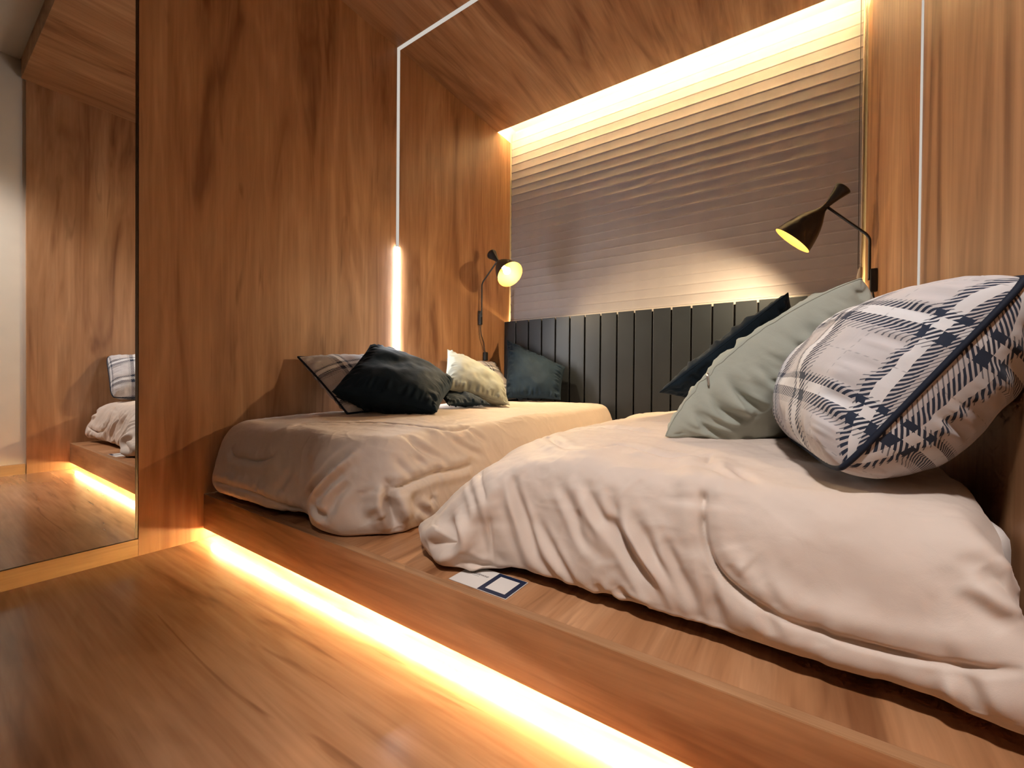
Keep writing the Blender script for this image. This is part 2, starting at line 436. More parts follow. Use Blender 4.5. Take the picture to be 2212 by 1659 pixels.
def wood(name, axis, tint=(1, 1, 1), rough=0.42, seed=0.0, scale=1.0, spec=0.35, contrast=1.0):
    """wood laminate: long soft figure along `axis`, fine pores and short dark flecks"""
    m, nt, b = new_mat(name)
    N = nt.nodes.new; Lk = nt.links.new
    tc = N('ShaderNodeTexCoord')
    def mapped(ac, al, off):
        mp = N('ShaderNodeMapping')
        s = [ac * scale] * 3; s[axis] = al * scale
        mp.inputs['Scale'].default_value = s; mp.inputs['Location'].default_value = (seed + off, seed * .7 + off * 2, seed * 1.3 - off)
        Lk(tc.outputs['Object'], mp.inputs['Vector'])
        return mp
    def noise(mp, det, dist, rgh=.55):
        n = N('ShaderNodeTexNoise'); n.inputs['Scale'].default_value = 1; n.inputs['Detail'].default_value = det
        n.inputs['Distortion'].default_value = dist; n.inputs['Roughness'].default_value = rgh
        Lk(mp.outputs[0], n.inputs['Vector']); return n
    n1 = noise(mapped(6.0, .85, 0), 3, 1.3)
    r1 = N('ShaderNodeValToRGB'); cr = r1.color_ramp
    c = lambda v: tuple(v[i] * tint[i] for i in range(3)) + (1,)
    k = contrast
    mid = (.425, .230, .118)
    mixc = lambda a: tuple(mid[i] + (a[i] - mid[i]) * k for i in range(3))
    cr.elements[0].position = .30; cr.elements[0].color = c(mixc((.225, .098, .042)))
    cr.elements[1].position = .70; cr.elements[1].color = c(mixc((.560, .325, .175)))
    e = cr.elements.new(.45); e.color = c(mixc((.400, .204, .097)))
    e = cr.elements.new(.58); e.color = c(mixc((.455, .246, .124)))
    Lk(n1.outputs['Fac'], r1.inputs['Fac'])
    n2 = noise(mapped(70, 1.6, 3), 2, 0, .6)     # fine lines
    mx = N('ShaderNodeMix'); mx.data_type = 'RGBA'; mx.blend_type = 'MULTIPLY'
    r2 = N('ShaderNodeValToRGB'); r2.color_ramp.elements[0].position = .3; r2.color_ramp.elements[1].position = .62
    r2.color_ramp.elements[0].color = (.80, .77, .74, 1); r2.color_ramp.elements[1].color = (1.04, 1.04, 1.04, 1)
    Lk(n2.outputs['Fac'], r2.inputs['Fac'])
    mx.inputs['Factor'].default_value = .55
    Lk(r1.outputs['Color'], mx.inputs['A']); Lk(r2.outputs['Color'], mx.inputs['B'])
    n4 = noise(mapped(24, 1.9, 5), 3, 1.3, .6)    # wavy cathedral streaks
    r4 = N('ShaderNodeValToRGB'); r4.color_ramp.elements[0].position = .34; r4.color_ramp.elements[1].position = .60
    r4.color_ramp.elements[0].color = (.74, .70, .66, 1); r4.color_ramp.elements[1].color = (1.05, 1.05, 1.05, 1)
    Lk(n4.outputs['Fac'], r4.inputs['Fac'])
    m4 = N('ShaderNodeMix'); m4.data_type = 'RGBA'; m4.blend_type = 'MULTIPLY'; m4.inputs['Factor'].default_value = min(1.0, .5 * k)
    Lk(mx.outputs['Result'], m4.inputs['A']); Lk(r4.outputs['Color'], m4.inputs['B'])
    mx = m4
    n3 = noise(mapped(19, 1.5, 7), 2, 1.4)        # dark flecks and streaks
    r3 = N('ShaderNodeValToRGB'); r3.color_ramp.elements[0].position = .64; r3.color_ramp.elements[1].position = .76
    r3.color_ramp.elements[0].color = (0, 0, 0, 1); r3.color_ramp.elements[1].color = (1, 1, 1, 1)
    Lk(n3.outputs['Fac'], r3.inputs['Fac'])
    sc = N('ShaderNodeMath'); sc.operation = 'MULTIPLY'; sc.inputs[1].default_value = .55 * k
    Lk(r3.outputs['Color'], sc.inputs[0])
    m2 = N('ShaderNodeMix'); m2.data_type = 'RGBA'
    m2.inputs['B'].default_value = c((.155, .066, .027))
    Lk(sc.outputs[0], m2.inputs['Factor']); Lk(mx.outputs['Result'], m2.inputs['A'])
    Lk(m2.outputs['Result'], b.inputs['Base Color'])
    b.inputs['Roughness'].default_value = rough; b.inputs['Specular IOR Level'].default_value = spec
    bp = N('ShaderNodeBump'); bp.inputs['Strength'].default_value = .10; bp.inputs['Distance'].default_value = .0006
    Lk(n2.outputs['Fac'], bp.inputs['Height']); Lk(bp.outputs['Normal'], b.inputs['Normal'])
    return m

def fabric(name, col, rough=.85, sheen=.25, weave=900.0, bump=.25, var=.06, crease=0.0, spec=.2):
    m, nt, b = new_mat(name)
    N = nt.nodes.new; Lk = nt.links.new
    tc = N('ShaderNodeTexCoord')
    n1 = N('ShaderNodeTexNoise'); n1.inputs['Scale'].default_value = 14; n1.inputs['Detail'].default_value = 2
    Lk(tc.outputs['Object'], n1.inputs['Vector'])
    rp = N('ShaderNodeValToRGB'); rp.color_ramp.elements[0].position = .3; rp.color_ramp.elements[1].position = .7
    rp.color_ramp.elements[0].color = (*[x * (1 - var) for x in col], 1); rp.color_ramp.elements[1].color = (*[min(1, x * (1 + var)) for x in col], 1)
    Lk(n1.outputs['Fac'], rp.inputs['Fac']); Lk(rp.outputs['Color'], b.inputs['Base Color'])
    b.inputs['Roughness'].default_value = rough; b.inputs['Specular IOR Level'].default_value = spec
    b.inputs['Sheen Weight'].default_value = sheen; b.inputs['Sheen Roughness'].default_value = .4
    b.inputs['Sheen Tint'].default_value = (*[min(1, x * 1.3 + .1) for x in col], 1)
    n2 = N('ShaderNodeTexNoise'); n2.inputs['Scale'].default_value = weave; n2.inputs['Detail'].default_value = 0
    Lk(tc.outputs['Object'], n2.inputs['Vector'])
    bp = N('ShaderNodeBump'); bp.inputs['Strength'].default_value = bump; bp.inputs['Distance'].default_value = .0006
    Lk(n2.outputs['Fac'], bp.inputs['Height'])
    if crease > 0:
        n3 = N('ShaderNodeTexNoise'); n3.inputs['Scale'].default_value = 26; n3.inputs['Detail'].default_value = 3; n3.inputs['Distortion'].default_value = 1.2
        Lk(tc.outputs['Object'], n3.inputs['Vector'])
        b2 = N('ShaderNodeBump'); b2.inputs['Strength'].default_value = crease; b2.inputs['Distance'].default_value = .006
        Lk(n3.outputs['Fac'], b2.inputs['Height']); Lk(bp.outputs['Normal'], b2.inputs['Normal']); Lk(b2.outputs['Normal'], b.inputs['Normal'])
    else:
        Lk(bp.outputs['Normal'], b.inputs['Normal'])
    return m

class Expr:
    """tiny wrapper so the plaid can be written as arithmetic on node sockets"""
    def __init__(s, nt, sock): s.nt, s.s = nt, sock
    def _op(s, op, o=None, o2=None):
        n = s.nt.nodes.new('ShaderNodeMath'); n.operation = op
        for i, q in enumerate((s, o, o2)):
            if q is None: continue
            if isinstance(q, Expr): s.nt.links.new(q.s, n.inputs[i])
            else: n.inputs[i].default_value = q
        return Expr(s.nt, n.outputs[0])
    def __add__(s, o): return s._op('ADD', o)
    def __sub__(s, o): return s._op('SUBTRACT', o)
    def __mul__(s, o): return s._op('MULTIPLY', o)
    def fract(s): return s._op('FRACT')
    def gt(s, o): return s._op('GREATER_THAN', o)
    def lt(s, o): return s._op('LESS_THAN', o)
    def mx(s, o): return s._op('MAXIMUM', o)
    def band(s, a, b): return s.gt(a) * s.lt(b)

def plaid(name):
    m, nt, b = new_mat(name)
    N = nt.nodes.new; Lk = nt.links.new
    uv = N('ShaderNodeUVMap'); uv.uv_map = 'cloth'
    sp = N('ShaderNodeSeparateXYZ'); Lk(uv.outputs[0], sp.inputs[0])
    x = Expr(nt, sp.outputs[0]); y = Expr(nt, sp.outputs[1])
    per = 1 / .150
    hatch = ((x + y) * 118.0).fract().gt(.46)
    fine = ((x + y) * 118.0).fract().gt(.72)
    def lanes(c):
        f = (c * per + 50.0).fract()
        dark = f.band(.30, .42).mx(f.band(.53, .60))
        pale = f.band(.42, .53)
        halo = f.band(.22, .30).mx(f.band(.60, .63))
        thin = f.band(.955, .968)
        return dark, pale, halo, thin
    dx, wx, hx, tx = lanes(x); dy, wy, hy, ty = lanes(y)
    dash = ((x + y) * 80.0).fract().gt(.5)
    dark = (dx.mx(dy)) * hatch
    dark = dark.mx(dx * dy)
    dark = dark.mx((hx.mx(hy)) * fine * .75)
    dark = dark.mx((tx.mx(ty)) * dash * .28)
    pale = (wx.mx(wy)) * .75
    pale = pale.mx(wx * wy)
    m1 = N('ShaderNodeMix'); m1.data_type = 'RGBA'
    m1.inputs['A'].default_value = (.53, .495, .495, 1); m1.inputs['B'].default_value = (.72, .72, .735, 1)
    Lk(pale.s, m1.inputs['Factor'])
    m2 = N('ShaderNodeMix'); m2.data_type = 'RGBA'
    m2.inputs['B'].default_value = (.022, .032, .060, 1)
    Lk(m1.outputs['Result'], m2.inputs['A']); Lk(dark.s, m2.inputs['Factor'])
    Lk(m2.outputs['Result'], b.inputs['Base Color'])
    b.inputs['Roughness'].default_value = .8; b.inputs['Specular IOR Level'].default_value = .25
    b.inputs['Sheen Weight'].default_value = .15
    tc = N('ShaderNodeTexCoord')
    n3 = N('ShaderNodeTexNoise'); n3.inputs['Scale'].default_value = 24; n3.inputs['Detail'].default_value = 5; n3.inputs['Distortion'].default_value = 1.0
    Lk(tc.outputs['Object'], n3.inputs['Vector'])
    b2 = N('ShaderNodeBump'); b2.inputs['Strength'].default_value = .22; b2.inputs['Distance'].default_value = .006
    Lk(n3.outputs['Fac'], b2.inputs['Height']); Lk(b2.outputs['Normal'], b.inputs['Normal'])
    return m

MAT = dict(
    wall_wood=wood('wood laminate, upright grain', 2, seed=1.0),
    wall_wood_r=wood('wood laminate, upright grain, other sheet', 2, seed=5.3),
    ceil_wood=wood('wood laminate, ceiling', 1, seed=9.1),
    riser_wood=wood('wood laminate, riser', 0, seed=2.2, scale=1.3),
    edge_wood=wood('wood edge banding', 0, seed=4.0, scale=2.5, contrast=.6),
    deck_wood=wood('wood laminate, deck', 1, seed=6.4, scale=1.5, tint=(1.05, .98, .95)),
    floor_wood=wood('vinyl plank floor', 0, seed=12.0, rough=.18, spec=.5, tint=(.88, .90, 1.04), contrast=.95),
    paint=plain('warm white paint', (.72, .66, .57), .8, noise=.02, bump=.05),
    ceil_paint=plain('white ceiling paint', (.60, .55, .48), .85, noise=.02),
    skirt=wood('pale skirting', 1, seed=3.0, tint=(1.2, 1.4, 1.5), contrast=.3),
    kick=wood('mirror plinth wood', 1, seed=3.4, tint=(1.0, 1.05, .95), contrast=.7, scale=1.4),
    cove=plain('white cove lining', (.80, .76, .70), .7, noise=.01),
    slat=plain('charcoal lacquer', (.021, .026, .033), .40, spec=.45, noise=.06),
    slat_back=plain('black backing', (.006, .006, .007), .8),
    blind=fabric('grey blind fabric', (.362, .338, .352), rough=.8, sheen=.1, weave=700, bump=.2, var=.03),
    blind_bar=plain('pale bottom rail', (.46, .42, .40), .5),
    cord=plain('beige cord', (.48, .42, .35), .6),
    black=plain('black metal', (.012, .012, .012), .38, spec=.5),
    black_rubber=plain('black cable', (.010, .009, .009), .55),
    lining=plain('gilt lamp lining', (.62, .40, .13), .45),
    steel=plain('brushed steel', (.55, .52, .48), .3, metal=1.0),
    dark_trim=plain('dark metal edge', (.10, .085, .07), .3, metal=1.0),
    quilt=fabric('beige satin quilt', (.660, .552, .478), rough=.62, sheen=.35, weave=1100, bump=.15, var=.025, crease=.10, spec=.3),
    sheet=fabric('white sheet', (.72, .66, .62), weave=900),
    navy=fabric('navy velvet', (.009, .021, .036), rough=.78, sheen=.42, weave=1000, bump=.2, var=.15, crease=.22),
    sage=fabric('sage velvet', (.36, .375, .32), rough=.8, sheen=.2, weave=1000, bump=.2, var=.05, crease=.16),
    plaid=plaid('plaid cotton'),
    piping=fabric('navy piping', (.012, .016, .03), rough=.7, sheen=.1),
    toe=emit('warm LED tape', (1.0, .74, .30), L_TOE),
    diode=emit('warm LED diode', (1.0, .66, .30), L_TOE * 10.0),
    cove_led=emit('warm LED tape, cove', (1.0, .70, .32), L_COVE),
    slot_led=emit('warm LED tape, slot', (1.0, .66, .26), L_SLOT),
    line_on=emit('lit light line', (.93, .97, 1.0), L_LINE),
    line_dim=emit('dim light line', (1.0, .91, .81), L_LINE_DIM),
    bulb=emit('warm bulb', (1.0, .72, .38), L_BULB),
    down=emit('downlight disc', (1.0, .88, .76), 6.0),  # glowing face of the added ceiling fill lights
    card_white=plain('white card', (.74, .69, .65), .5),
    card_navy=plain('navy print', (.010, .020, .055), .45),
    ink=plain('grey print', (.10, .09, .10), .6),
)
m, nt, b = new_mat('mirror glass')
b.inputs['Base Color'].default_value = (.90, .90, .88, 1); b.inputs['Metallic'].default_value = 1.0; b.inputs['Roughness'].default_value = .012
MAT['mirror'] = m
# ================================================================= the setting
def struct(o): return tag(o, kind='structure')
def S(name, x, y, z, mat, label=None, bevel=0.0):
    o = struct(box(name, x, y, z, MAT[mat], None, bevel))
    if label: o['label'] = label
    return o

YR = -3.2                                   # the wall behind the photographer
S('floor', (-.12, W + .14), (YR - .1, 2.1), (-.05, 0), 'floor_wood', 'brown wood plank floor in front of the bed platform')
S('wall_left', (-.12, 0), (YF, YBL - .004), (0, H), 'wall_wood', 'brown wood panel wall at the left with the light line')
S('wall_right', (W, W + .03), (YF, YBL - .004), (0, H), 'wall_wood_r', 'brown wood panel wall at the right behind the plaid pillow')
S('wall_back', (-.12, W + .14), (YW, YW + .1), (0, HC), 'paint', 'wall behind the grey blind')
S('ceiling', (0, W), (YF, YC), (H, H + .018), 'ceil_wood', 'brown wood panel ceiling above the beds')
# cove above and behind the ceiling panel
o = S('trim_1', (0, W), (YC - .10, YW), (HC, HC + .02), 'cove', 'white lining over the lit ceiling cove')
S('trim_2', (-.12, 0), (YF, YW), (H, HC), 'cove', 'white cove side at the left')
S('trim_3', (W, W + .14), (YF, YW), (H, HC), 'cove', 'white cove side at the right')
S('trim_4', (-.12, 0), (YBL - .004, YW), (0, H), 'paint', 'slot side behind the blind at the left')
S('trim_5', (W, W + .14), (YBL - .004, YW), (0, H), 'paint', 'slot side behind the blind at the right')
# outer room
S('wall_right_room', (W + .025, W + .14), (YR, YF), (0, HC), 'paint', 'cream painted wall beside the wood niche')
S('trim_6', (W + .03, W + .14), (YF, YBL), (0, H), 'paint')
S('wall_left_room', (-.12, -.012), (YR, YF), (0, HC), 'paint', 'painted wall behind the tall mirror')
S('wall_front', (-.12, W + .14), (YR - .1, YR), (0, HC), 'paint', 'painted wall opposite the beds')
S('ceiling_room', (-.12, W + .14), (YR - .1, YF - .02), (HC, HC + .05), 'ceil_paint', 'plain ceiling of the room in front of the niche')
S('trim_7', (0, W), (YF - .02, YF), (H, HC + .05), 'ceil_wood', 'wood fascia over the niche')
S('baseboard_right', (W + .005, W + .025), (YR, YF - .004), (0, .062), 'skirt', 'pale baseboard under the cream wall')

# mirror on the left, in the plane of the wood wall
mir = thing('wall_mirror', (0, -.95, .057), 'tall frameless wall mirror beside the wood panel wall', 'mirror')
box('glass', (-.006, 0.0), (-1.75, YF - .009), (.060, HC - .004), MAT['mirror'], mir)
box('edge_trim', (-.010, .0005), (YF - .0085, YF - .002), (.060, H), MAT['dark_trim'], mir)
pl = tag(box('mirror_plinth', (-.012, .0015), (-1.75, YF - .001), (0, .057), MAT['kick'], None, .001), 'low wood plinth board along the floor under the tall mirror', 'plinth')

# ================================================================= bed platform
pf = thing('bed_platform', (W / 2, .9, 0), 'low wood bed platform spanning the niche, lit along its foot', 'platform')
box('riser_board', (.002, W - .002), (0, RISER_T - .0015), (ZR, ZP - .0004), MAT['riser_wood'], pf, .0012)
box('edge_band', (.002, W - .002), (.0008, RISER_T - .0008), (ZP - .0010, ZP + .0002), MAT['edge_wood'], pf)
box('deck', (.002, W - .002), (RISER_T, YB - .04), (ZP - .018, ZP), MAT['deck_wood'], pf, .0006)
box('kick_board', (.002, W - .002), (.10, .118), (0.001, ZP - .018), MAT['riser_wood'], pf)

# warm tape under the riser
tp = thing('platform_led_strip', (W / 2, .03, ZR), 'warm LED strip glowing under the front edge of the bed platform', 'light strip')
box('tape', (.006, W - .006), (.0235, .0315), (ZR - .0060, ZR - .0015), MAT['toe'], tp)
me = None
nd = 118
for i in range(nd):
    x = .02 + (W - .04) * i / (nd - 1)
    if me is None:
        d = box('diode', (-.0022, .0022), (-.0025, .0025), (0, .0014), MAT['diode'], tp); me = d.data
    else:
        d = link(bpy.data.objects.new('diode', me), tp)
    d.location = (x, .0275, ZR - .0076)

# ================================================================= headboard of upright slats
hb = thing('headboard', (W / 2, YB, ZP), 'low charcoal headboard of upright slats below the blind', 'headboard')
box('backing', (.002, W - .002), (YB + .012, YB + .026), (ZP, ZH - .012), MAT['slat_back'], hb)
e = [0.0015] + [.102 + .1101 * i for i in range(19)]
for i in range(19):
    x0 = e[i] + (.005 if i else 0); x1 = min(e[i + 1] - .005, W - .0015)
    box('slat', (x0, x1), (YB, YB + .012), (ZP + .001, ZH), MAT['slat'], hb, .0022, 2)

# ================================================================= blind
bl = thing('window_blind', (W / 2, YBL, ZH), 'grey pleated fabric blind hanging behind the slatted headboard', 'blind')
BX0, BX1 = .014, 2.066
bh = .0585; zb0 = 1.052
nb = int((HC - .01 - zb0) / bh)
band = None
def band_mesh():
    nx, nz = 60, 10
    prof = [(0, -.0010), (.05, -.0036), (.10, -.0042), (.16, -.0018), (.3, -.0002), (.5, .0003), (.7, .0002), (.88, -.0004), (1.0, -.0010)]
    V = []; F = []
    for i in range(nx + 1):
        x = BX0 + (BX1 - BX0) * i / nx
        for (t, d) in prof:
            wob = .0004 * float(vnoise(np.array(x * 9.0), np.array(t * 2.0))) 
            V.append((x, d + wob, t * bh + .0005 * float(vnoise(np.array(x * 14.0), np.array(3.3)))))
    k = len(prof)
    for i in range(nx):
        for j in range(k - 1):
            F.append((i * k + j, (i + 1) * k + j, (i + 1) * k + j + 1, i * k + j + 1))
    return V, F
V, F = band_mesh()
for i in range(nb):
    if band is None:
        o = from_np('blind_band', V, F, MAT['blind'], bl); band = o.data
    else:
        o = link(bpy.data.objects.new('blind_band', band), bl)
    o.location = (0, YBL - .0025, zb0 + i * bh)
box('bottom_rail', (BX0, BX1), (YBL - .011, YBL - .001), (zb0 - .026, zb0 + .001), MAT['blind_bar'], bl, .003)
tube('pull_cord', [(2.068, YBL - .030, 2.50), (2.068, YBL - .030, 1.8), (2.067, YBL - .031, 1.15)], .0035, MAT['cord'], bl, 8)
tube('pull_cord', [(2.055, YBL - .020, 2.50), (2.055, YBL - .020, 1.8), (2.057, YBL - .026, 1.15)], .0014, MAT['black_rubber'], bl, 6)
lathe('cord_pull', [(0, 0), (.006, .002), (.009, .02), (.011, .05), (.006, .062), (0, .064)], (2.066, YBL - .034, 1.155), (-.1, -.05, -1), MAT['cord'], bl, 16)

# cove tape and the tape behind the blind
cv = thing('cove_led_strip', (W / 2, YC, H + .02), 'warm LED strip in the ceiling cove above the blind', 'light strip')
box('tape', (.01, W - .01), (YC - .012, YC - .002), (H + .0185, H + .024), MAT['cove_led'], cv)
sl = thing('blind_led_strip', (W / 2, YW - .02, .98), 'warm LED strip hidden behind the lower edge of the blind', 'light strip')
box('tape', (.004, W - .004), (YW - .020, YW - .012), (1.000, 1.008), MAT['slot_led'], sl)

# ================================================================= light line: up the left wall, over the ceiling, down the right wall
ll = thing('light_line', (W / 2, YS, H), 'thin white light line running over both wood walls and the ceiling', 'light strip')
hw = .009
box('lit_diffuser', (-.002, .009), (YS - hw, YS + hw), (.47, 1.32), MAT['line_on'], ll, .001)
box('left_diffuser', (-.002, .0025), (YS - hw, YS + hw), (1.321, H - .003), MAT['line_dim'], ll)
box('ceiling_diffuser', (0.0, W), (YS - hw, YS + hw), (H - .003, H + .001), MAT['line_dim'], ll)
box('right_diffuser', (W - .0025, W + .002), (YS - hw * .8, YS + hw * .8), (ZP + .002, H - .003), MAT['line_dim'], ll)

# ================================================================= added fill lights, built as ceiling downlights in front of the niche
def fill_light(x, y, label, power, beam, aim, size=.09):
    t = thing('added_fill_light', (x, y, HC), label, 'fill_light', 'added fill lights in the room ceiling')
    lathe('trim_ring', [(size * .8, -.001), (size * 1.0, -.001), (size * 1.15, -.004), (size * 1.2, 0)], (x, y, HC), (0, 0, 1), MAT['card_white'], t, 32)
    lathe('disc', [(0, -.0012), (size * .8, -.0012)], (x, y, HC), (0, 0, 1), MAT['down'], t, 32)
    l = bpy.data.lights.new('fill_light', 'SPOT'); l.energy = power; l.color = (1.0, .94, .90)
    l.shadow_soft_size = size * 1.3; l.spot_size = math.radians(beam); l.spot_blend = .85
    lo = bpy.data.objects.new('fill_light_lamp', l); lo.location = (x, y, HC - .006)
    lo.rotation_euler = (Vector(aim) - Vector((x, y, HC))).to_track_quat('-Z', 'Y').to_euler()
    link(lo, t); 
fill_light(1.72, -.95, 'added fill light in a round ceiling fitting nearest the niche', P_FILL, 57, (1.80, .10, .4))
fill_light(1.05, -2.1, 'added fill light in a round ceiling fitting far behind, near the opposite wall', P_FILL_BACK, 130, (1.05, -1.9, 0))
# ================================================================= sconces
def sconce(label, side, wall_x, y0, zb, zt, bend_y, neck, axis):
    """side +1: on the left wall reaching right, -1: on the right wall reaching left"""
    t = thing('wall_sconce', (wall_x, y0, zb), label, 'wall lamp', 'black wall lamps')
    rx = wall_x + side * .026
    bx = sorted((wall_x + side * .001, wall_x + side * .024))
    box('wall_mount', bx, (y0 - .013, y0 + .013), (zb, zb + .095), MAT['black'], t, .004)
    nk = np.array(neck, float)
    p = [(rx, y0, zb + .05), (rx, y0, zb + .12), (rx, y0, zt - .05), (rx, y0, zt - .02)]
    v = nk - np.array((rx, y0, zt))
    v /= np.linalg.norm(v)
    q = np.array((rx, y0, zt))
    path = p + [tuple(q - np.array((0, 0, .008)) + v * .004), tuple(q + v * .02), tuple(q + v * .05), tuple(nk - v * .03), tuple(nk)]
    tube('arm', catmull(path, 60), .0052, MAT['black'], t, 10)
    ax = np.array(axis, float); ax /= np.linalg.norm(ax)
    # hourglass head: counter-cone, neck, bell shade opening along axis
    prof = [(0, -.090), (.030, -.090), (.0345, -.086), (.031, -.076), (.0235, -.052), (.016, -.025), (.0125, -.006), (.0125, .008), (.0165, .020),
            (.0290, .038), (.0440, .060), (.0575, .085), (.0685, .111), (.0770, .137), (.0840, .161), (.0880, .178)]
    sh_ = lathe('shade', prof, neck, axis, MAT['black'], t, 48)
    inner = [(.0876, .178), (.0832, .161), (.0762, .137), (.0677, .111), (.0567, .085), (.0432, .060), (.027, .038), (.0, .032)]
    lathe('shade_lining', inner, neck, axis, MAT['lining'], sh_, 48)
    lathe('lamp_socket', [(0, .034), (.016, .034), (.016, .075), (.013, .082), (0, .082)], neck, axis, MAT['black'], sh_, 24)
    c = .132; r = .024
    bp = [(0.0, c + r)] + [(r * math.sin(a), c + r * math.cos(a)) for a in np.linspace(.25, 2.3, 12)] + [(.0125, c - .044), (.0120, c - .052)]
    lathe('bulb', bp, neck, axis, MAT['bulb'], sh_, 28)
    sp = bpy.data.lights.new('sconce_beam', 'SPOT'); sp.energy = P_SCONCE; sp.color = (1.0, .74, .42); sp.shadow_soft_size = .024
    sp.spot_size = math.radians(150); sp.spot_blend = .8
    so_ = bpy.data.objects.new('sconce_beam', sp); so_.location = tuple(nk + ax * .160)
    so_.rotation_euler = Vector(ax).to_track_quat('-Z', 'Y').to_euler()
    link(so_, t)
    lathe('joint_knob', [(0, -.012), (.008, -.012), (.010, -.006), (.010, .006), (.008, .012), (0, .012)], neck, tuple(np.cross(ax, (0, 0, 1))), MAT['black'], t, 18)
    return t

ls = sconce('black wall lamp on the left wall, its lit bell turned towards the viewer', 1, 0.0, 1.620, .978, 1.262, 0, (.186, 1.58, 1.382), (.7219, -.2275, -.6535))
tube('cable', catmull([(.020, 1.622, .985), (.014, 1.625, .95), (.010, 1.640, .905), (.008, 1.668, .86), (.008, 1.675, .82), (.010, 1.683, .79)], 40), .0030, MAT['black_rubber'], ls, 8)
tube('cable', catmull([(.014, 1.618, .985), (.008, 1.618, .93), (.006, 1.630, .88), (.006, 1.650, .84), (.008, 1.668, .80), (.010, 1.680, .785)], 40), .0016, MAT['black_rubber'], ls, 6)
box('plug', (.002, .024), (1.666, 1.700), (.735, .795), MAT['black_rubber'], ls, .006)
rs = sconce('black wall lamp on the right wall, its lit bell aimed down at the bed', -1, W, 1.606, .972, 1.20, 0, (1.915, 1.66, 1.377), (-.6873, .0226, -.726))
tube('cable', catmull([(W - .015, 1.606, .975), (W - .010, 1.608, .94), (W - .006, 1.618, .905), (W - .006, 1.604, .86), (W - .006, 1.590, .80), (W - .008, 1.592, .70), (W - .01, 1.592, .5)], 50), .0034, MAT['black_rubber'], rs, 8)
# ================================================================= mattresses and quilts
def mattress(x, y, z, label):
    o = box('mattress', x, y, z, MAT['sheet'], None, .035, 4)
    for p in o.data.polygons: p.use_smooth = True
    return tag(o, label, 'mattress')
mattress((1.29, 2.075), (.24, 1.90), (ZP + .001, .392), 'white mattress under the quilt against the right wall')

def quilt(spec, label):
    P, w = comforter_shape(spec, 420, 540)
    nu, nv = P.shape[:2]
    idx = np.arange(nu * nv).reshape(nu, nv)
    F = np.stack([idx[:-1, :-1], idx[1:, :-1], idx[1:, 1:], idx[:-1, 1:]], -1).reshape(-1, 4)
    o = from_np('quilt', P.reshape(-1, 3), F, MAT['quilt'])
    return tag(o, label, 'quilt', 'beige quilts on the two beds')
quilt(LEFT_BED, 'beige quilt on the bed along the left wall, its foot in shade')
quilt(RIGHT_BED, 'beige quilt on the nearer bed along the right wall')

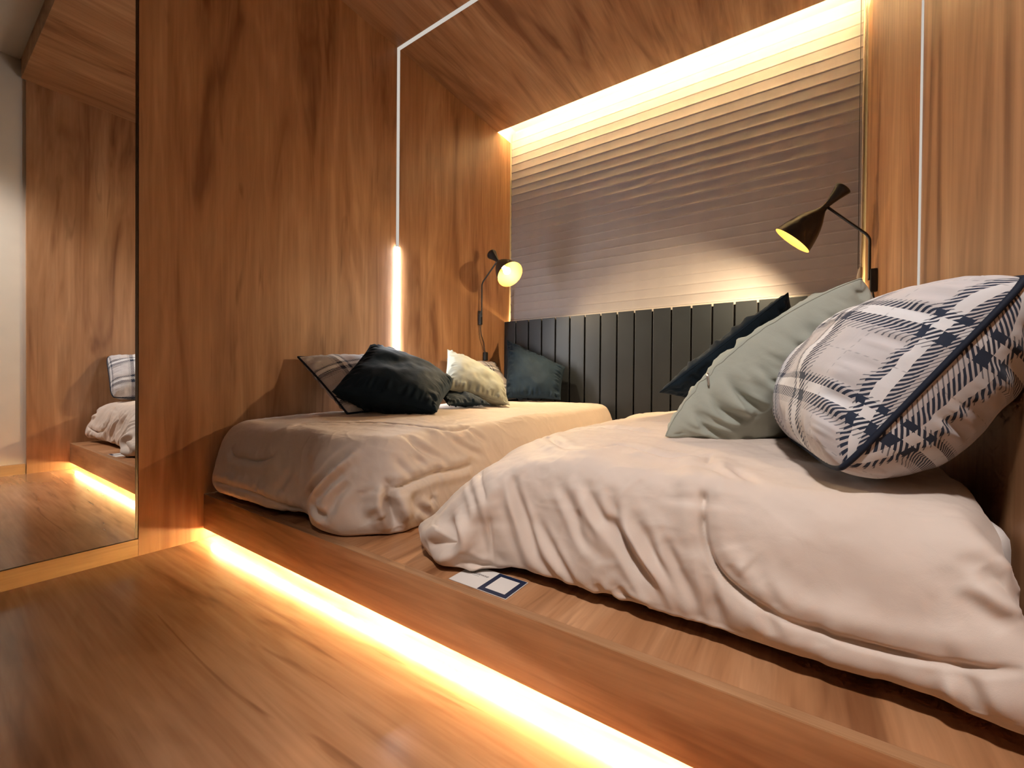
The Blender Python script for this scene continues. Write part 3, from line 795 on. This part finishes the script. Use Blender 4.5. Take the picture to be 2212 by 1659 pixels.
# ================================================================= pillows
def pillow(name, label, corners, tf, tb, mat, n=56, seed=0.0, group=None, pipe=None, inset=.06, pucker=.006, size=(.45, .45), p=2.3, q=.56, uvoff=(0, 0), pipe_r=.0045, lumps=.010, creases=(), bow=0.0, rnd=0.0):
    a, b, c, d = [np.array(k, float) for k in corners]
    s = np.sin(np.linspace(-1, 1, n) * math.pi / 2) * .55 + np.linspace(-1, 1, n) * .45
    U, Vv = np.meshgrid(s, s, indexing='ij')
    ue = U * (1 - inset * (1 - Vv**2)); ve = Vv * (1 - inset * (1 - U**2))
    cr = 1 - rnd * (np.abs(U) * np.abs(Vv))**5
    ue = ue * cr; ve = ve * cr
    f, g = (ue + 1) / 2, (ve + 1) / 2
    M = (a * ((1 - f) * (1 - g))[..., None] + b * (f * (1 - g))[..., None] + c * (f * g)[..., None] + d * ((1 - f) * g)[..., None])
    nm = np.cross(b - a + c - d, d - a + c - b); nm /= np.linalg.norm(nm)
    M = M + nm * (bow * (1 - Vv**2))[..., None]
    h = (np.clip(1 - np.abs(U)**p, 0, 1) * np.clip(1 - np.abs(Vv)**p, 0, 1))**q
    edge = np.minimum(1 - np.abs(U), 1 - np.abs(Vv))
    em = np.exp(-((edge - .10) / .12)**2)
    along = np.where(np.abs(U) > np.abs(Vv), Vv, U)
    sidei = np.where(np.abs(U) > np.abs(Vv), np.sign(U), 3 * np.sign(Vv))
    def relief(k):
        r = pucker * em * vnoise(along * 11 + seed + k * 5, sidei * 3.7 + edge * 5 + seed)
        r += pucker * .5 * em * vnoise(along * 26 + seed + k * 3, sidei * 2.9 + edge * 4)
        r += lumps * h * vnoise(U * 2.2 + seed + k * 9, Vv * 2.2 + seed * 1.7)
        r += lumps * .30 * h * vnoise(U * 6.1 + seed + k * 2, Vv * 5.3 + seed * .7 + U * 2)
        return r
    def crs(face):
        r = np.zeros_like(U)
        for (fc, am, wd, ln) in creases:
            if fc != face: continue
            L = np.array([(x, y, 0) for x, y in ln], float)
            if len(L) > 2: L = catmull(L, 24)
            Q = np.stack([U, Vv, 0 * U], -1).reshape(-1, 3)
            e, pos = dist_polyline(Q, L)
            tpr = np.sin(math.pi * np.clip(pos, .02, .98))**.6
            g_ = am * tpr * (np.exp(-(e / wd)**2) - .45 * np.exp(-((e - 1.7 * wd) / (.9 * wd))**2))
            r += g_.reshape(U.shape)
        return r
    Fr = M + nm * (h * tf + relief(0) * np.minimum(1, edge * 12) + crs(0))[..., None]
    Bk = M - nm * (h * tb + relief(1) * np.minimum(1, edge * 12) + crs(1))[..., None]
    nf = n * n
    V = Fr.reshape(-1, 3)
    idx = np.arange(nf).reshape(n, n)
    idb = -np.ones((n, n), int)
    inn = np.zeros((n, n), bool); inn[1:-1, 1:-1] = True
    idb[inn] = nf + np.arange(inn.sum()); idb[~inn] = idx[~inn]
    V = np.vstack([V, Bk[inn]])
    F1 = np.stack([idx[:-1, :-1], idx[1:, :-1], idx[1:, 1:], idx[:-1, 1:]], -1).reshape(-1, 4)
    F2 = np.stack([idb[:-1, :-1], idb[:-1, 1:], idb[1:, 1:], idb[1:, :-1]], -1).reshape(-1, 4)
    def arc(S):                      # cloth coordinates in metres, measured along the surface from its middle
        du = np.vstack([np.zeros((1, n)), np.cumsum(np.linalg.norm(np.diff(S, axis=0), axis=2), axis=0)])
        dv = np.hstack([np.zeros((n, 1)), np.cumsum(np.linalg.norm(np.diff(S, axis=1), axis=2), axis=1)])
        return np.stack([du - du[n // 2:n // 2 + 1] + uvoff[0], dv - dv[:, n // 2:n // 2 + 1] + uvoff[1]], -1)
    uvf = arc(M + nm * (h * tf)[..., None]); uvb = arc(M - nm * (h * tb)[..., None])
    uv = np.vstack([uvf.reshape(-1, 2), uvb[inn]])
    o = from_np(name, V, np.vstack([F1, F2]), mat, None, True, uv)
    tag(o, label, 'pillow', group)
    ring = np.concatenate([Fr[:-1, 0], Fr[-1, :-1], Fr[:0:-1, -1], Fr[0, :0:-1]])
    if pipe is not None:
        tube('piping', ring, pipe_r, pipe, o, 8, closed=True)
    else:
        tube('seam', ring, .0016, mat, o, 6, closed=True)
    return o, Fr, Bk
G_PL = 'plaid pillows'; G_NV = 'navy cushions'; G_SG = 'sage cushions'
# ---- right bed; corners: near-bottom, far-bottom, far-top, near-top; the front face looks up and to the left
pillow('bed_pillow', 'large plaid pillow with dark piping nearest the viewer on the right bed',
       [(1.868, .150, .458), (1.795, .570, .465), (1.970, .610, .740), (2.068, .165, .745)], .135, .120, MAT['plaid'], 110, 2.0, G_PL, MAT['piping'],
       inset=.03, rnd=.07, pucker=.007, size=(.48, .46), p=2.6, q=.5, uvoff=(.012, .0), pipe_r=.0045)
pillow('bed_pillow', 'plaid pillow half hidden behind the large one on the right bed',
       [(1.80, .86, .480), (1.77, 1.28, .485), (1.975, 1.30, .80), (1.985, .88, .790)], .085, .06, MAT['plaid'], 56, 4.0, G_PL, MAT['piping'], inset=.03)
so, sF, sB = pillow('throw_cushion', 'large sage green cushion leaning on the right bed between navy and plaid',
       [(1.540, .415, .458), (1.795, .800, .462), (1.950, .860, .715), (1.930, .500, .826)], .150, .045, MAT['sage'], 130, 6.0, G_SG, None,
       inset=-.01, bow=-.055, pucker=.010, p=2.5, q=.52, rnd=.03, creases=[
         (0, -0.0200, .045, [(-.96, .30), (-.70, .33), (-.50, .42), (-.30, .40)]), (0, 0.0160, .06, [(-.90, .18), (-.66, .20), (-.45, .28)]),
         (0, -0.0180, .035, [(-.98, -.20), (-.86, -.30), (-.66, -.34)]), (0, -0.0200, .035, [(-.98, -.42), (-.84, -.52), (-.66, -.50)]),
         (0, 0.0180, .040, [(-.97, -.31), (-.84, -.40), (-.70, -.42)]), (0, -0.0160, .035, [(-.97, -.62), (-.84, -.72), (-.60, -.74)]),
         (0, -0.0140, .035, [(-.96, .02), (-.80, -.06), (-.62, -.02), (-.40, -.10)]), (0, -0.0120, .035, [(-.60, .62), (-.36, .50), (-.20, .30)]),
         (0, -0.0120, .04, [(-.30, .20), (-.20, .0), (-.24, -.2)]), (0, -0.0100, .03, [(-.70, .72), (-.50, .66), (-.28, .66)])])
pillow('throw_cushion', 'navy cushion tucked behind the sage one on the right bed',
       [(1.395, .95, .558), (1.500, 1.36, .482), (1.840, 1.40, .800), (1.789, 1.00, .892)], .060, .075, MAT['navy'], 64, 8.0, G_NV, None, inset=.05, pucker=.011)
# ---- left bed
pillow('bed_pillow', 'plaid pillow leaning on the left wall at the foot end of the left bed',
       [(.285, .405, .455), (.290, .83, .462), (.060, .79, .715), (.045, .330, .690)], .085, .085, MAT['plaid'], 80, 1.3, G_PL, MAT['piping'], inset=.03, uvoff=(.04, .02))
pillow('bed_pillow', 'plaid pillow mostly hidden behind the small sage cushion, against the left wall',
       [(.26, 1.28, .465), (.26, 1.72, .465), (.05, 1.74, .725), (.045, 1.26, .725)], .055, .07, MAT['plaid'], 56, 3.3, G_PL, MAT['piping'], inset=.03)
pillow('throw_cushion', 'big navy cushion in front of the light line on the left bed',
       [(.262, .350, .545), (.640, .560, .470), (.350, .990, .575), (.150, .620, .760)], .095, .115, MAT['navy'], 96, 5.5, G_NV, None, inset=.05, pucker=.011, p=2.8, q=.5)
pillow('throw_cushion', 'navy cushion lying low between the big navy and the small sage one',
       [(.50, .78, .484), (.610, .950, .482), (.34, 1.12, .525), (.24, .95, .545)], .030, .028, MAT['navy'], 56, 7.5, G_NV, None)
pillow('throw_cushion', 'small sage green cushion in the middle of the left bed',
       [(.370, .880, .555), (.640, 1.070, .475), (.400, 1.350, .600), (.130, 1.170, .775)], .070, .095, MAT['sage'], 80, 9.5, G_SG, None, inset=.05, pucker=.008, q=.6)
pillow('throw_cushion', 'navy cushion propped in the corner against the slatted headboard',
       [(.270, 1.560, .480), (.600, 1.690, .480), (.545, 1.860, .690), (.085, 1.840, .892)], .075, .045, MAT['navy'], 80, 11.5, G_NV, None, inset=.05, pucker=.010, q=.6)

# zipper pull on the seam of the large sage cushion
zk = sF[0, 50]
lathe('zipper_pull', [(0, 0), (.0028, .001), (.0034, .010), (.0024, .016), (.0030, .022), (.0018, .030), (0, .031)], tuple(zk + np.array((-.006, -.008, .004))), (.15, -.2, -1), MAT['steel'], so, 12)
# ================================================================= card on the platform
cd = thing('display_card', (1.274, .067, ZP), 'small white and navy printed card lying on the platform edge', 'card')
cd['label'] = 'small white and navy printed card lying on the platform edge'
z0 = ZP + .0006
box('card_base', (1.199, 1.349), (.0255, .1085), (z0, z0 + .0012), MAT['card_white'], cd)
nv_ = box('navy_panel', (1.2755, 1.3475), (.0265, .1075), (z0 + .0011, z0 + .0014), MAT['card_navy'], cd)
box('white_square', (1.2875, 1.3365), (.0385, .0955), (z0 + .0013, z0 + .0016), MAT['card_white'], nv_)
def text(body, size, x, y, z, mat, parent, name):
    cu = bpy.data.curves.new(name, 'FONT'); cu.body = body; cu.size = size; cu.extrude = .00008; cu.align_x = 'CENTER'; cu.align_y = 'CENTER'
    cu.shear = .25
    tmp = bpy.data.objects.new(name, cu); COL.objects.link(tmp)
    dg = bpy.context.evaluated_depsgraph_get()
    me = bpy.data.meshes.new_from_object(tmp.evaluated_get(dg))
    bpy.data.objects.remove(tmp)
    me.materials.clear(); me.materials.append(mat)
    for v in me.vertices: v.co += Vector((x, y, z))
    return link(bpy.data.objects.new(name, me), parent)
text('mdludowse', .0125, 1.237, .079, z0 + .00145, MAT['ink'], cd, 'logo_text')
box('text_line', (1.228, 1.246), (.0700, .0706), (z0 + .0011, z0 + .0014), MAT['ink'], cd)
